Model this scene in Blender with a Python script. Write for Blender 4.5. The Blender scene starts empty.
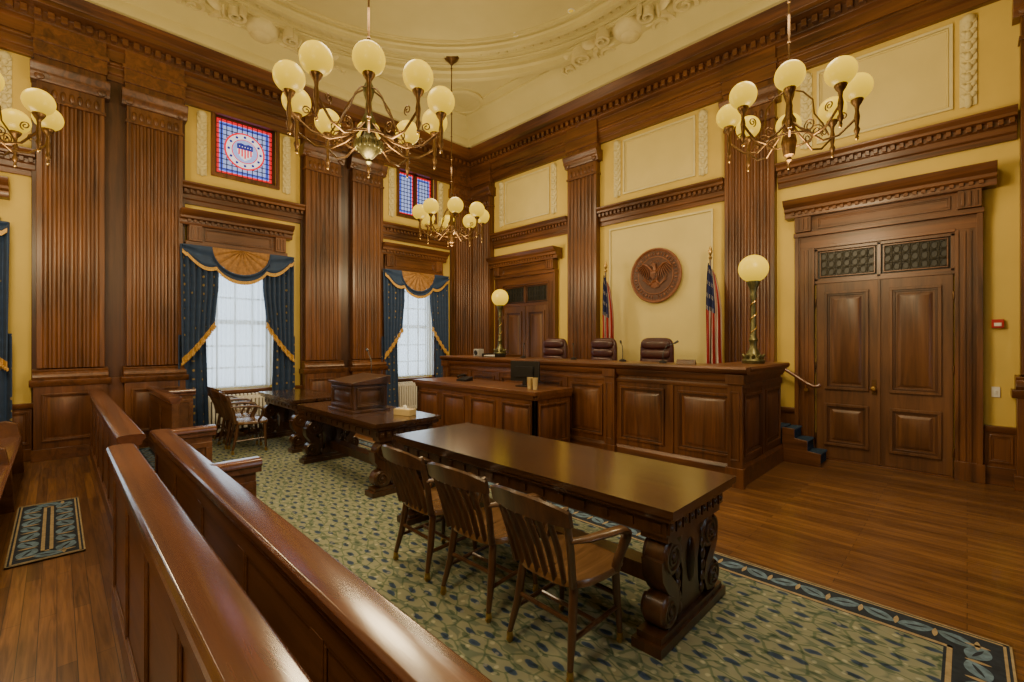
import bpy, bmesh, math, random
from mathutils import Vector, Matrix
random.seed(7)
pi=math.pi
sin=math.sin; cos=math.cos
# ------------------------------------------------------------------ materials
def mk(name):
    m=bpy.data.materials.new(name); m.use_nodes=True
    nt=m.node_tree; b=nt.nodes['Principled BSDF']
    return m,nt,b
def nd(nt,t,**k):
    n=nt.nodes.new(t)
    for a,v in k.items(): setattr(n,a,v)
    return n
def ramp(nt,stops):
    r=nd(nt,'ShaderNodeValToRGB')
    e=r.color_ramp.elements
    while len(e)<len(stops): e.new(.5)
    for i,(p,c) in enumerate(stops):
        e[i].position=p; e[i].color=(c[0],c[1],c[2],1)
    return r
def wood(name,c1,c2,axis='z',rough=.34,sc=1.0,coat=.10):
    m,nt,b=mk(name); L=nt.links
    tc=nd(nt,'ShaderNodeTexCoord'); mp=nd(nt,'ShaderNodeMapping')
    s=[16*sc,16*sc,16*sc]; s['xyz'.index(axis)]=.9*sc
    mp.inputs['Scale'].default_value=s
    L.new(tc.outputs['Object'],mp.inputs['Vector'])
    n1=nd(nt,'ShaderNodeTexNoise'); n1.inputs['Scale'].default_value=.6
    n1.inputs['Detail'].default_value=7; n1.inputs['Roughness'].default_value=.65; n1.inputs['Distortion'].default_value=1.0
    L.new(mp.outputs[0],n1.inputs['Vector'])
    n2=nd(nt,'ShaderNodeTexNoise'); n2.inputs['Scale'].default_value=.8; n2.inputs['Detail'].default_value=2
    L.new(tc.outputs['Object'],n2.inputs['Vector'])
    mx=nd(nt,'ShaderNodeMath',operation='MULTIPLY_ADD'); mx.inputs[1].default_value=.40
    L.new(n2.outputs[0],mx.inputs[0]); 
    mm=nd(nt,'ShaderNodeMath',operation='MULTIPLY'); mm.inputs[1].default_value=.65
    L.new(n1.outputs[0],mm.inputs[0]); L.new(mm.outputs[0],mx.inputs[2])
    r=ramp(nt,[(.38,c1),(.66,c2)]); L.new(mx.outputs[0],r.inputs[0])
    L.new(r.outputs[0],b.inputs['Base Color'])
    b.inputs['Roughness'].default_value=rough
    b.inputs['Coat Weight'].default_value=coat; b.inputs['Coat Roughness'].default_value=.22
    bp=nd(nt,'ShaderNodeBump'); bp.inputs['Strength'].default_value=.10; bp.inputs['Distance'].default_value=.01
    L.new(n1.outputs[0],bp.inputs['Height']); L.new(bp.outputs[0],b.inputs['Normal'])
    return m
def plain(name,c,rough=.5,metal=0,var=.12,scale=6,coat=0,bump=.0):
    m,nt,b=mk(name); L=nt.links
    tc=nd(nt,'ShaderNodeTexCoord'); n=nd(nt,'ShaderNodeTexNoise'); n.inputs['Scale'].default_value=scale; n.inputs['Detail'].default_value=3
    L.new(tc.outputs['Object'],n.inputs['Vector'])
    r=ramp(nt,[(.3,[x*(1-var) for x in c]),(.7,[min(1,x*(1+var)) for x in c])]); L.new(n.outputs[0],r.inputs[0])
    L.new(r.outputs[0],b.inputs['Base Color'])
    b.inputs['Roughness'].default_value=rough; b.inputs['Metallic'].default_value=metal; b.inputs['Coat Weight'].default_value=coat
    if bump:
        bp=nd(nt,'ShaderNodeBump'); bp.inputs['Strength'].default_value=bump; bp.inputs['Distance'].default_value=.01
        L.new(n.outputs[0],bp.inputs['Height']); L.new(bp.outputs[0],b.inputs['Normal'])
    return m
def emis(name,c,st,base=None):
    m,nt,b=mk(name)
    b.inputs['Base Color'].default_value=(*(base or c),1)
    b.inputs['Emission Color'].default_value=(*c,1); b.inputs['Emission Strength'].default_value=st
    b.inputs['Roughness'].default_value=.25
    return m
D1=(.038,.0145,.0055); D2=(.190,.073,.024)
WZ=wood('wood_panel_vertical',D1,D2,'z',.34)
WX=wood('wood_panel_long',D1,D2,'x',.34)
WY=wood('wood_panel_cross',D1,D2,'y',.34)
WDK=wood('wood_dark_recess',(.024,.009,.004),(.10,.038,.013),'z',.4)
WDR=wood('wood_door',(.048,.019,.007),(.175,.074,.025),'z',.44)
WRL=wood('wood_rail_cap',(.070,.025,.014),(.20,.080,.043),'x',.18,1,.8)
WRP=wood('wood_rail_panel',(.074,.028,.011),(.20,.083,.031),'x',.38)
WTB=wood('wood_table',(.018,.009,.005),(.080,.036,.015),'x',.15,1,.7)
WTBZ=wood('wood_table_carved',(.018,.008,.004),(.085,.036,.014),'z',.3,1,.3)
WCH=wood('wood_chair',(.033,.016,.008),(.14,.067,.028),'z',.28,1,.3)
WCS=wood('wood_chair_seat',(.10,.050,.020),(.26,.14,.058),'y',.25,1,.4)
CREAM=plain('plaster_cream_yellow',(.65,.48,.105),.75,0,.06,2)
PANEL=plain('plaster_panel_pale',(.68,.57,.22),.75,0,.05,2)
PLST=plain('plaster_ornament',(.68,.60,.30),.7,0,.06,8)
CEIL=plain('plaster_ceiling',(.58,.51,.225),.8,0,.05,1.5)
GOLD=plain('brass',(.55,.36,.12),.32,1,.15,10)
BRZ=plain('bronze_green',(.13,.12,.05),.4,.8,.35,30)
BRS2=plain('aged_brass',(.15,.085,.034),.38,.9,.25,20)
BLACK=plain('black_plastic',(.012,.012,.013),.35,0,.1,5)
IRON=plain('iron_grille',(.05,.045,.03),.5,.6,.3,20)
WHITE=plain('white_paint',(.75,.74,.68),.5,0,.04,5)
GREY=plain('grey_plastic',(.35,.36,.36),.45,0,.05,5)
RED=plain('red_plastic',(.42,.015,.015),.4,0,.05,5)
LEATH=plain('burgundy_leather',(.050,.012,.010),.38,0,.25,14,.15,.15)
def globe_mat():
    # opal glass, a little brighter on the upper half than round the gallery that holds it
    m,nt,b=mk('globe_opal_glass'); L=nt.links
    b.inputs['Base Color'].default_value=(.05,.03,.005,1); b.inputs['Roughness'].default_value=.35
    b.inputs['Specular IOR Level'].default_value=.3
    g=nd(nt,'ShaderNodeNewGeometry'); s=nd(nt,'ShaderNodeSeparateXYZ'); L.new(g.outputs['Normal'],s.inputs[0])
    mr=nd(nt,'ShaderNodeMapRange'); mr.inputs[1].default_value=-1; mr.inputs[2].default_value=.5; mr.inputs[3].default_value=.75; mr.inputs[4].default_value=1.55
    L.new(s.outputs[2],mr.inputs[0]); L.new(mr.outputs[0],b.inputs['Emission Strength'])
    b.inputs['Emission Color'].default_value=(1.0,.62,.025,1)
    return m
BGLOBE=globe_mat()
GLS=plain('transom_glass',(.010,.013,.012),.45,0,.2,4)
FLR=plain('flag_red',(.34,.015,.02),.8); FLW=plain('flag_white',(.55,.50,.42),.8); FLB=plain('flag_blue',(.015,.022,.10),.8)
TAN=plain('valance_tan',(.30,.15,.045),.7,0,.3,20)
FRNG=plain('gold_fringe',(.50,.29,.06),.6,0,.4,60)
STEPC=plain('step_carpet_blue',(.016,.040,.078),.95,0,.6,30)
def drape_mat():
    m,nt,b=mk('drape_blue_gold'); L=nt.links
    tc=nd(nt,'ShaderNodeTexCoord')
    v=nd(nt,'ShaderNodeTexVoronoi'); v.inputs['Scale'].default_value=7; v.inputs['Randomness'].default_value=.25
    L.new(tc.outputs['Object'],v.inputs['Vector'])
    r=ramp(nt,[(.0,(.38,.26,.08)),(.14,(.24,.18,.07)),(.18,(.011,.032,.088)),(1,(.021,.054,.14))])
    L.new(v.outputs['Distance'],r.inputs[0]); L.new(r.outputs[0],b.inputs['Base Color'])
    b.inputs['Roughness'].default_value=.7; b.inputs['Sheen Weight'].default_value=.1
    return m
DRP=drape_mat()
def sheer_mat():
    m,nt,b=mk('sheer_curtain'); L=nt.links
    nt.nodes.remove(b); out=[n for n in nt.nodes if n.type=='OUTPUT_MATERIAL'][0]
    t=nd(nt,'ShaderNodeBsdfTranslucent'); t.inputs[0].default_value=(.82,.84,.82,1)
    d=nd(nt,'ShaderNodeBsdfTransparent'); d.inputs[0].default_value=(.9,.95,1,1)
    mx=nd(nt,'ShaderNodeMixShader'); mx.inputs[0].default_value=.28
    L.new(t.outputs[0],mx.inputs[1]); L.new(d.outputs[0],mx.inputs[2]); L.new(mx.outputs[0],out.inputs[0])
    return m
SHEER=sheer_mat()
def floor_mat():
    m,nt,b=mk('floor_oak_boards'); L=nt.links
    tc=nd(nt,'ShaderNodeTexCoord')
    br=nd(nt,'ShaderNodeTexBrick'); br.inputs['Scale'].default_value=1
    br.inputs['Brick Width'].default_value=1.3; br.inputs['Row Height'].default_value=.075
    br.inputs['Mortar Size'].default_value=.0018; br.inputs['Mortar Smooth'].default_value=.2
    br.inputs['Color1'].default_value=(.14,.063,.022,1); br.inputs['Color2'].default_value=(.26,.12,.040,1); br.inputs['Mortar'].default_value=(.03,.013,.006,1)
    L.new(tc.outputs['Object'],br.inputs['Vector'])
    mp=nd(nt,'ShaderNodeMapping'); mp.inputs['Scale'].default_value=(1.4,26,26)
    L.new(tc.outputs['Object'],mp.inputs['Vector'])
    n=nd(nt,'ShaderNodeTexNoise'); n.inputs['Scale'].default_value=1.4; n.inputs['Detail'].default_value=6; n.inputs['Distortion'].default_value=1.2
    L.new(mp.outputs[0],n.inputs['Vector'])
    r=ramp(nt,[(.32,(.42,.37,.33)),(.62,(1,1,1))]); L.new(n.outputs[0],r.inputs[0])
    mx=nd(nt,'ShaderNodeMixRGB',blend_type='MULTIPLY'); mx.inputs[0].default_value=1
    L.new(br.outputs['Color'],mx.inputs[1]); L.new(r.outputs[0],mx.inputs[2])
    L.new(mx.outputs[0],b.inputs['Base Color']); b.inputs['Roughness'].default_value=.32; b.inputs['Coat Weight'].default_value=.15
    return m
FLOOR=floor_mat()
def carpet_mat():
    m,nt,b=mk('carpet_sprig_pattern'); L=nt.links
    tc=nd(nt,'ShaderNodeTexCoord')
    nz=nd(nt,'ShaderNodeTexNoise'); nz.inputs['Scale'].default_value=12
    L.new(tc.outputs['Object'],nz.inputs['Vector'])
    ad=nd(nt,'ShaderNodeMixRGB',blend_type='ADD'); ad.inputs[0].default_value=.035
    L.new(tc.outputs['Object'],ad.inputs[1]); L.new(nz.outputs['Color'],ad.inputs[2])
    def layer(rot,sc,feat,rnd,stops):
        mp=nd(nt,'ShaderNodeMapping'); mp.inputs['Rotation'].default_value=(0,0,rot); mp.inputs['Scale'].default_value=sc
        L.new(ad.outputs[0],mp.inputs['Vector'])
        v=nd(nt,'ShaderNodeTexVoronoi'); v.inputs['Scale'].default_value=1; v.inputs['Randomness'].default_value=rnd; v.voronoi_dimensions='2D'; v.feature=feat
        L.new(mp.outputs[0],v.inputs['Vector'])
        r=ramp(nt,stops); L.new(v.outputs['Distance'],r.inputs[0]); return r
    base=layer(.785,(4.8,11,1),'F1',.4,[(0,(.016,.032,.080)),(.17,(.035,.070,.13)),(.22,(.22,.235,.16)),(.50,(.25,.26,.17)),(.60,(.13,.165,.115))])
    leaf2=layer(-.7,(5.5,15,1),'F1',.6,[(0,(.28,.42,.40)),(.16,(.36,.50,.46)),(.21,(1,1,1))])
    vein=layer(-.3,(7,12,1),'DISTANCE_TO_EDGE',1,[(.03,(.42,.58,.50)),(.075,(1,1,1))])
    pale=layer(.9,(9,9,1),'F1',.8,[(0,(.9,.85,.6)),(.10,(.6,.55,.38)),(.14,(0,0,0))])
    m1=nd(nt,'ShaderNodeMixRGB',blend_type='MULTIPLY'); m1.inputs[0].default_value=.85
    L.new(base.outputs[0],m1.inputs[1]); L.new(leaf2.outputs[0],m1.inputs[2])
    m2=nd(nt,'ShaderNodeMixRGB',blend_type='MULTIPLY'); m2.inputs[0].default_value=.85
    L.new(m1.outputs[0],m2.inputs[1]); L.new(vein.outputs[0],m2.inputs[2])
    m3=nd(nt,'ShaderNodeMixRGB',blend_type='ADD'); m3.inputs[0].default_value=.20
    L.new(m2.outputs[0],m3.inputs[1]); L.new(pale.outputs[0],m3.inputs[2])
    L.new(m3.outputs[0],b.inputs['Base Color']); b.inputs['Roughness'].default_value=.95
    return m
CARP=carpet_mat()
CB=plain('carpet_border_navy',(.014,.022,.036),.95,0,.3,30)
CT=plain('carpet_border_tan',(.34,.26,.14),.95,0,.2,30)
CL=plain('carpet_leaf_blue',(.11,.18,.25),.95,0,.45,25)

# ------------------------------------------------------------------ mesh builder
class MB:
    def __init__(s,name,T=None):
        s.name=name; s.v=[]; s.f=[]; s.m=[]; s.mats=[]; s.T=T
    def mi(s,mat):
        if mat not in s.mats: s.mats.append(mat)
        return s.mats.index(mat)
    def add(s,vs,fs,mat):
        o=len(s.v); k=s.mi(mat)
        for p in vs: s.v.append(tuple(s.T(p)) if s.T else tuple(p))
        for f in fs: s.f.append(tuple(i+o for i in f)); s.m.append(k)
    def box(s,a0,a1,b0,b1,c0,c1,mat):
        s.add([(a0,b0,c0),(a1,b0,c0),(a1,b1,c0),(a0,b1,c0),(a0,b0,c1),(a1,b0,c1),(a1,b1,c1),(a0,b1,c1)],
              [(0,3,2,1),(4,5,6,7),(0,1,5,4),(1,2,6,5),(2,3,7,6),(3,0,4,7)],mat)
    def prism(s,poly,w0,w1,P,mat):
        n=len(poly)
        vs=[P(a,b,w0) for a,b in poly]+[P(a,b,w1) for a,b in poly]
        fs=[tuple(range(n)),tuple(range(2*n-1,n-1,-1))]+[(i,(i+1)%n,n+(i+1)%n,n+i) for i in range(n)]
        s.add(vs,fs,mat)
    def sweep(s,prof,s0,s1,mat):      # prof (d,z) extruded along s
        s.prism(prof,s0,s1,lambda d,z,w:(w,d,z),mat)
    def frus(s,s0,s1,z0,z1,d0,d1,i,mat):
        s.add([(s0,d0,z0),(s1,d0,z0),(s1,d0,z1),(s0,d0,z1),(s0+i,d1,z0+i),(s1-i,d1,z0+i),(s1-i,d1,z1-i),(s0+i,d1,z1-i)],
              [(0,1,2,3),(4,5,6,7),(0,1,5,4),(1,2,6,5),(2,3,7,6),(3,0,4,7)],mat)
    def frame(s,s0,s1,z0,z1,d0,d1,w,mat):
        s.box(s0,s1,d0,d1,z0,z0+w,mat); s.box(s0,s1,d0,d1,z1-w,z1,mat)
        s.box(s0,s0+w,d0,d1,z0+w,z1-w,mat); s.box(s1-w,s1,d0,d1,z0+w,z1-w,mat)
    def panel(s,s0,s1,z0,z1,d0,mat,h=.02,w=.022,rec=None):
        s.frame(s0,s1,z0,z1,d0,d0+h,w,mat)
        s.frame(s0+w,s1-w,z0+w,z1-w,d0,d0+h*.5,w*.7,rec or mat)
        g=w*1.7+.02
        if s1-s0>2*g+.1 and z1-z0>2*g+.1: s.frus(s0+g,s1-g,z0+g,z1-g,d0,d0+h*.8,.035,mat)
    def lathe(s,prof,c,mat,seg=20,axis='z'):
        vs=[];n=len(prof)
        for r,z in prof:
            for i in range(seg):
                a=2*pi*i/seg; x=r*cos(a); y=r*sin(a)
                if axis=='z': p=(c[0]+x,c[1]+y,c[2]+z)
                elif axis=='x': p=(c[0]+z,c[1]+x,c[2]+y)
                else: p=(c[0]+x,c[1]+z,c[2]+y)
                vs.append(p)
        fs=[(j*seg+i,j*seg+(i+1)%seg,(j+1)*seg+(i+1)%seg,(j+1)*seg+i) for j in range(n-1) for i in range(seg)]
        fs.append(tuple(range(seg))); fs.append(tuple((n-1)*seg+i for i in range(seg)))
        s.add(vs,fs,mat)
    def ball(s,c,r,mat,seg=20,rg=12,sc=(1,1,1),M=None):
        vs=[]
        for j in range(rg+1):
            t=pi*j/rg; rr=max(sin(t),.002)
            for i in range(seg):
                a=2*pi*i/seg
                p=Vector((r*rr*cos(a)*sc[0],r*rr*sin(a)*sc[1],r*cos(t)*sc[2]))
                if M: p=M@p
                vs.append((c[0]+p.x,c[1]+p.y,c[2]+p.z))
        fs=[(j*seg+i,j*seg+(i+1)%seg,(j+1)*seg+(i+1)%seg,(j+1)*seg+i) for j in range(rg) for i in range(seg)]
        s.add(vs,fs,mat)
    def tube(s,path,r,mat,seg=8,sq=(1,1)):
        path=[Vector(p) for p in path]; n=len(path)
        if not hasattr(r,'__len__'): r=[r]*n
        vs=[]; up=None
        for i,p in enumerate(path):
            t=(path[min(i+1,n-1)]-path[max(i-1,0)]).normalized()
            if up is None:
                up=Vector((0,0,1)) if abs(t.z)<.9 else Vector((1,0,0))
            a=t.cross(up).normalized(); up=a.cross(t).normalized()
            for k in range(seg):
                g=2*pi*k/seg
                q=p+a*(r[i]*cos(g)*sq[0])+up*(r[i]*sin(g)*sq[1]); vs.append(tuple(q))
        fs=[(j*seg+i,j*seg+(i+1)%seg,(j+1)*seg+(i+1)%seg,(j+1)*seg+i) for j in range(n-1) for i in range(seg)]
        fs.append(tuple(range(seg))); fs.append(tuple((n-1)*seg+i for i in range(seg)))
        s.add(vs,fs,mat)
    def ribbon(s,path,wid,w0,w1,P,mat):
        n=len(path); L=[];R=[]
        for i in range(n):
            a=path[max(i-1,0)]; b=path[min(i+1,n-1)]
            dx,dy=b[0]-a[0],b[1]-a[1]; l=math.hypot(dx,dy) or 1
            w=wid[i] if hasattr(wid,'__len__') else wid
            L.append((path[i][0]-dy/l*w/2,path[i][1]+dx/l*w/2)); R.append((path[i][0]+dy/l*w/2,path[i][1]-dx/l*w/2))
        vs=[P(*q,w0) for q in L]+[P(*q,w0) for q in R]+[P(*q,w1) for q in L]+[P(*q,w1) for q in R]
        fs=[]
        for i in range(n-1):
            fs+=[(i,i+1,n+i+1,n+i),(2*n+i,3*n+i,3*n+i+1,2*n+i+1),(i,2*n+i,2*n+i+1,i+1),(n+i,n+i+1,3*n+i+1,3*n+i)]
        fs+=[(0,n,3*n,2*n),(n-1,3*n-1,4*n-1,2*n-1)]
        s.add(vs,fs,mat)
    def sheet(s,fn,nu,nv,mat):
        vs=[fn(i/nu,j/nv) for j in range(nv+1) for i in range(nu+1)]
        fs=[(j*(nu+1)+i,j*(nu+1)+i+1,(j+1)*(nu+1)+i+1,(j+1)*(nu+1)+i) for j in range(nv) for i in range(nu)]
        s.add(vs,fs,mat)
    def done(s,loc=(0,0,0),rot=0,bevel=0,parent=None,ang=38):
        me=bpy.data.meshes.new(s.name); me.from_pydata(s.v,[],s.f)
        for m in s.mats: me.materials.append(m)
        me.polygons.foreach_set('material_index',s.m)
        bm=bmesh.new(); bm.from_mesh(me); bmesh.ops.recalc_face_normals(bm,faces=bm.faces[:]); bm.to_mesh(me); bm.free()
        me.polygons.foreach_set('use_smooth',[True]*len(me.polygons))
        me.set_sharp_from_angle(angle=math.radians(ang))
        ob=bpy.data.objects.new(s.name,me); bpy.context.scene.collection.objects.link(ob)
        ob.location=loc; ob.rotation_euler=(0,0,rot)
        if bevel:
            b=ob.modifiers.new('bevel','BEVEL'); b.width=bevel; b.segments=2; b.limit_method='ANGLE'; b.angle_limit=math.radians(40)
        if parent: ob.parent=parent
        return ob
def dup(ob,loc,rot):
    o=bpy.data.objects.new(ob.name.split('.')[0],ob.data); bpy.context.scene.collection.objects.link(o)
    o.location=loc; o.rotation_euler=(0,0,rot)
    for m in ob.modifiers:
        n=o.modifiers.new(m.name,'BEVEL'); n.width=m.width; n.segments=m.segments; n.limit_method='ANGLE'; n.angle_limit=m.angle_limit
    return o
XL,YB,XR,YF,ZC=-9.2,7.7,1.2,-2.86,6.95
CX,CY=-4.0,2.42
W_L=lambda p:(XL+p[1],p[0],p[2])
W_B=lambda p:(p[0],YB-p[1],p[2])
W_R=lambda p:(XR-p[1],p[0],p[2])
W_F=lambda p:(p[0],YF+p[1],p[2])
FY=lambda y0:(lambda p:(p[0],y0-p[1],p[2]))
FX=lambda x0:(lambda p:(x0+p[1],p[0],p[2]))
def spiral(c,r0,r1,a0,turns,n=26,sg=1):
    return [(c[0]+sg*(r0+(r1-r0)*i/n)*cos(a0+2*pi*turns*i/n),c[1]+(r0+(r1-r0)*i/n)*sin(a0+2*pi*turns*i/n)) for i in range(n+1)]

# ------------------------------------------------------------------ room shell
def wall(name,T,s0,s1,ops):
    mb=MB(name,T)
    ss=sorted({s0,s1,*[o[0] for o in ops],*[o[1] for o in ops]}); zs=sorted({0,ZC,*[o[2] for o in ops],*[o[3] for o in ops]})
    for i in range(len(ss)-1):
        for j in range(len(zs)-1):
            a,b,c,d=ss[i],ss[i+1],zs[j],zs[j+1]; m1,m2=(a+b)/2,(c+d)/2
            if any(o[0]<m1<o[1] and o[2]<m2<o[3] for o in ops): continue
            mb.box(a,b,-.3,0,c,d,CREAM)
    return mb.done()
WC=[-1.18,2.42,6.02]
SH=-.14   # windows sit slightly off the bay centre
ops=[]
for c in WC: ops+=[(c+SH-.56,c+SH+.56,.78,3.2),(c-.5,c+.5,4.56,5.62)]
wall('wall_left',W_L,YF-.3,YB+.3,ops)
wall('wall_back',W_B,XL-.3,XR+.3,[])
ops_fill=[(c+SH-.56,c+SH+.56,.78,3.2) for c in WC]  # unseen right-hand openings, added to let in cool fill light
wall('wall_right',W_R,YF-.3,YB+.3,ops_fill)
wall('wall_front',W_F,XL-.3,XR+.3,[])
mb=MB('floor'); mb.box(XL-.3,XR+.3,YF-.3,YB+.3,-.15,0,FLOOR); mb.done()
mb=MB('ceiling'); mb.box(XL-.3,XR+.3,YF-.3,YB+.3,ZC,ZC+.2,CEIL); mb.done()
mb=MB('trim_ceiling_plaster')
def ring(r,w,h,z=ZC,mat=CEIL,seg=96):
    pr=[(r-w,z+.01),(r-w,z-h*.35),(r-w*.6,z-h*.5),(r-w*.45,z-h*.95),(r,z-h),(r+w*.45,z-h*.95),(r+w*.6,z-h*.5),(r+w,z-h*.35),(r+w,z+.01)]
    vs=[];n=len(pr)
    for rr,zz in pr:
        for i in range(seg):
            a=2*pi*i/seg; vs.append((CX+rr*cos(a),CY+rr*sin(a),zz))
    fs=[(j*seg+i,j*seg+(i+1)%seg,(j+1)*seg+(i+1)%seg,(j+1)*seg+i) for j in range(n-1) for i in range(seg)]
    mb.add(vs,fs,mat)
ring(4.42,.13,.18); ring(4.12,.04,.07); ring(4.02,.02,.04); ring(3.7,.10,.12); ring(3.5,.025,.04); ring(4.68,.03,.06)
for i in range(150):
    a=2*pi*i/150; mb.ball((CX+3.9*cos(a),CY+3.9*sin(a),ZC-.01),.04,CEIL,8,4,(1,1,.8))
for r in (1.1,.8,.35): ring(r,.05,.06)
def cartouche(cx,cy,ang):
    R=Matrix.Rotation(ang,3,'Z')
    def P(a,b,w):
        q=R@Vector((a,b,0)); return (cx+q.x,cy+q.y,w)
    mb.ball((cx,cy,ZC-.05),.30,PLST,20,10,(1.0,1.0,.6),None)
    mb.ball((cx,cy,ZC-.17),.18,PLST,16,8,(1,1,.5))
    for sg in (1,-1):
        for (c0,r,a0,t,w) in (((.52,.10),.22,2.6,-1.6,.07),((.95,-.05),.19,-2.4,1.5,.06),((1.32,.06),.13,2.6,-1.5,.045),((.42,-.22),.14,2.0,1.4,.05),((.30,.33),.13,0.,1.3,.05)):
            sp=spiral(c0,.03,r,a0,t,26)
            sp=[(sg*x,y) for x,y in sp]
            mb.ribbon(sp,[w*(.4+.6*k/26) for k in range(27)],ZC-.20,ZC+.01,P,PLST)
        for k in range(9):
            x=sg*(.25+k*.15); y=.18*sin(k*1.7)
            q=R@Vector((x,y,0)); M=R@Matrix.Rotation(sg*(k*.9),3,'Z')
            mb.ball((cx+q.x,cy+q.y,ZC-.03),.12,PLST,10,6,(1.3,.45,1.2),M)
    for k in range(7):
        a=pi*(k/6); q=R@Vector((.36*cos(a),.36*sin(a),0)); M=R@Matrix.Rotation(a,3,'Z')
        mb.ball((cx+q.x,cy+q.y,ZC-.05),.13,PLST,10,6,(1.2,.4,1.1),M)
for ang in (0,pi/2,pi,-pi/2):
    cartouche(CX+4.38*cos(ang+pi/2),CY+4.38*sin(ang+pi/2),ang)
for a in (pi/4,3*pi/4,-pi/4,-3*pi/4):
    x,y=CX+5.5*cos(a),CY+5.5*sin(a)
    mb.lathe([(.5,0),(.5,-.05),(.42,-.07),(.38,-.03),(.1,-.03)],(x,y,ZC+.005),CEIL,32)
mb.done(bevel=0)
COVE=[(0,6.40),(.56,6.40),(.60,6.47),(.60,6.55),(.68,6.60),(.72,6.70),(.86,6.82),(.98,6.86),(.98,6.90),(1.16,6.92),(1.16,6.97),(0,6.97)]
ENT=[(0,5.58),(.08,5.58),(.08,5.66),(.11,5.68),(.11,5.78),(.15,5.80),(.15,5.83),(.12,5.86),(.12,6.02),(.19,6.06),(.19,6.19),(.26,6.20),(.38,6.21),(.38,6.29),(.44,6.34),(.50,6.39),(.50,6.44),(0,6.44)]
BAND=[(0,3.93),(.04,3.93),(.04,4.0),(.06,4.02),(.06,4.09),(.08,4.10),(.08,4.16),(.15,4.175),(.15,4.21),(.19,4.25),(.19,4.275),(0,4.275)]
def bandrun(mb,a,b,wx):
    mb.sweep(BAND,a,b,wx)
    n=int((b-a)/.085)
    for i in range(n):
        x=a+(i+.25)*(b-a)/n; mb.box(x,x+.045,.08,.125,4.105,4.165,wx)
def pilaster(mb,a,b,d0=.0):
    pr=.12
    c=(a+b)/2; hw=(b-a)/2
    mb.box(a-.05,b+.05,0,d0+pr+.07,0,.16,WX); mb.box(a-.03,b+.03,0,d0+pr+.05,.16,1.02,WZ)
    mb.panel(a+.05,b-.05,.26,.92,d0+pr+.05,WZ,.02)
    mb.sweep([(0,1.02),(d0+pr+.06,1.02),(d0+pr+.09,1.07),(d0+pr+.09,1.11),(0,1.11)],a-.07,b+.07,WX)
    mb.sweep([(0,1.11),(d0+pr+.06,1.11),(d0+pr+.075,1.15),(d0+pr+.06,1.19),(d0+pr+.03,1.21),(d0+pr+.04,1.25),(0,1.27)],a-.04,b+.04,WX)
    n=7; poly=[(a,0),(a,d0+pr)]; m=.045; fw=(b-a-2*m)/n
    for i in range(n):
        x0=a+m+i*fw+fw*.14; x1=a+m+(i+1)*fw-fw*.14; r=(x1-x0)/2
        for k in range(6):
            t=pi*k/5; poly.append(((x0+x1)/2-r*cos(t),d0+pr-sin(t)*r*.95))
    poly+=[(b,d0+pr),(b,0)]
    mb.prism(poly,1.27,4.98,lambda p,q,w:(p,q,w),WZ)
    mb.box(a-.015,b+.015,0,d0+pr+.02,4.98,5.02,WX)
    mb.box(a,b,0,d0+pr,5.02,5.24,WZ)
    for i in range(n):
        x=a+m+(i+.5)*fw
        mb.ball((x,d0+pr,5.10),.042,WZ,10,6,(.8,.5,1.6)); 
    mb.sweep([(0,5.24),(d0+pr+.02,5.24),(d0+pr+.03,5.28),(d0+pr+.07,5.33),(d0+pr+.07,5.37),(d0+pr+.10,5.42),(d0+pr+.10,5.46),(0,5.46)],a-.06,b+.06,WX)
    for e in (a+.03,b-.03): mb.lathe([(.055,0),(.055,d0+pr+.05),(.03,d0+pr+.06)],(e,0,5.3),WX,14,'y')
    mb.box(a-.02,b+.02,0,d0+pr,5.46,5.58,WZ)
    mb.box(a-.03,b+.03,0,d0+pr+.03,5.58,5.80,WX); mb.box(a-.05,b+.05,0,d0+pr+.05,5.78,5.84,WX)
    mb.box(a-.02,b+.02,0,d0+pr+.02,5.84,6.06,WX)
def entab(mb,a,b,wx):
    mb.sweep(ENT,a,b,wx)
    n=int((b-a)/.13)
    for i in range(n):
        x=a+(i+.25)*(b-a)/n; mb.box(x,x+.07,.19,.27,6.09,6.185,wx)
    mb.sweep(COVE,a,b,CEIL)
def ornament(mb,s,z0,z1,d,w=.07):
    mb.box(s-w,s+w,d,d+.02,z0-.03,z1+.03,PLST)
    n=8
    for i in range(n):
        z=z0+(i+.5)*(z1-z0)/n
        mb.ball((s,d+.02,z),.045,PLST,10,6,(.9,.9,1.2))
        for g in (1,-1):
            mb.ball((s+g*.038,d+.02,z+.03),.03,PLST,8,5,(1.0,1,1.5),Matrix.Rotation(g*.7,3,'Y'))
    mb.ball((s,d+.03,z1),.065,PLST,12,6,(1,.8,.9)); mb.ball((s,d+.03,z0),.04,PLST,10,6,(1,.8,1.5))
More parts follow.
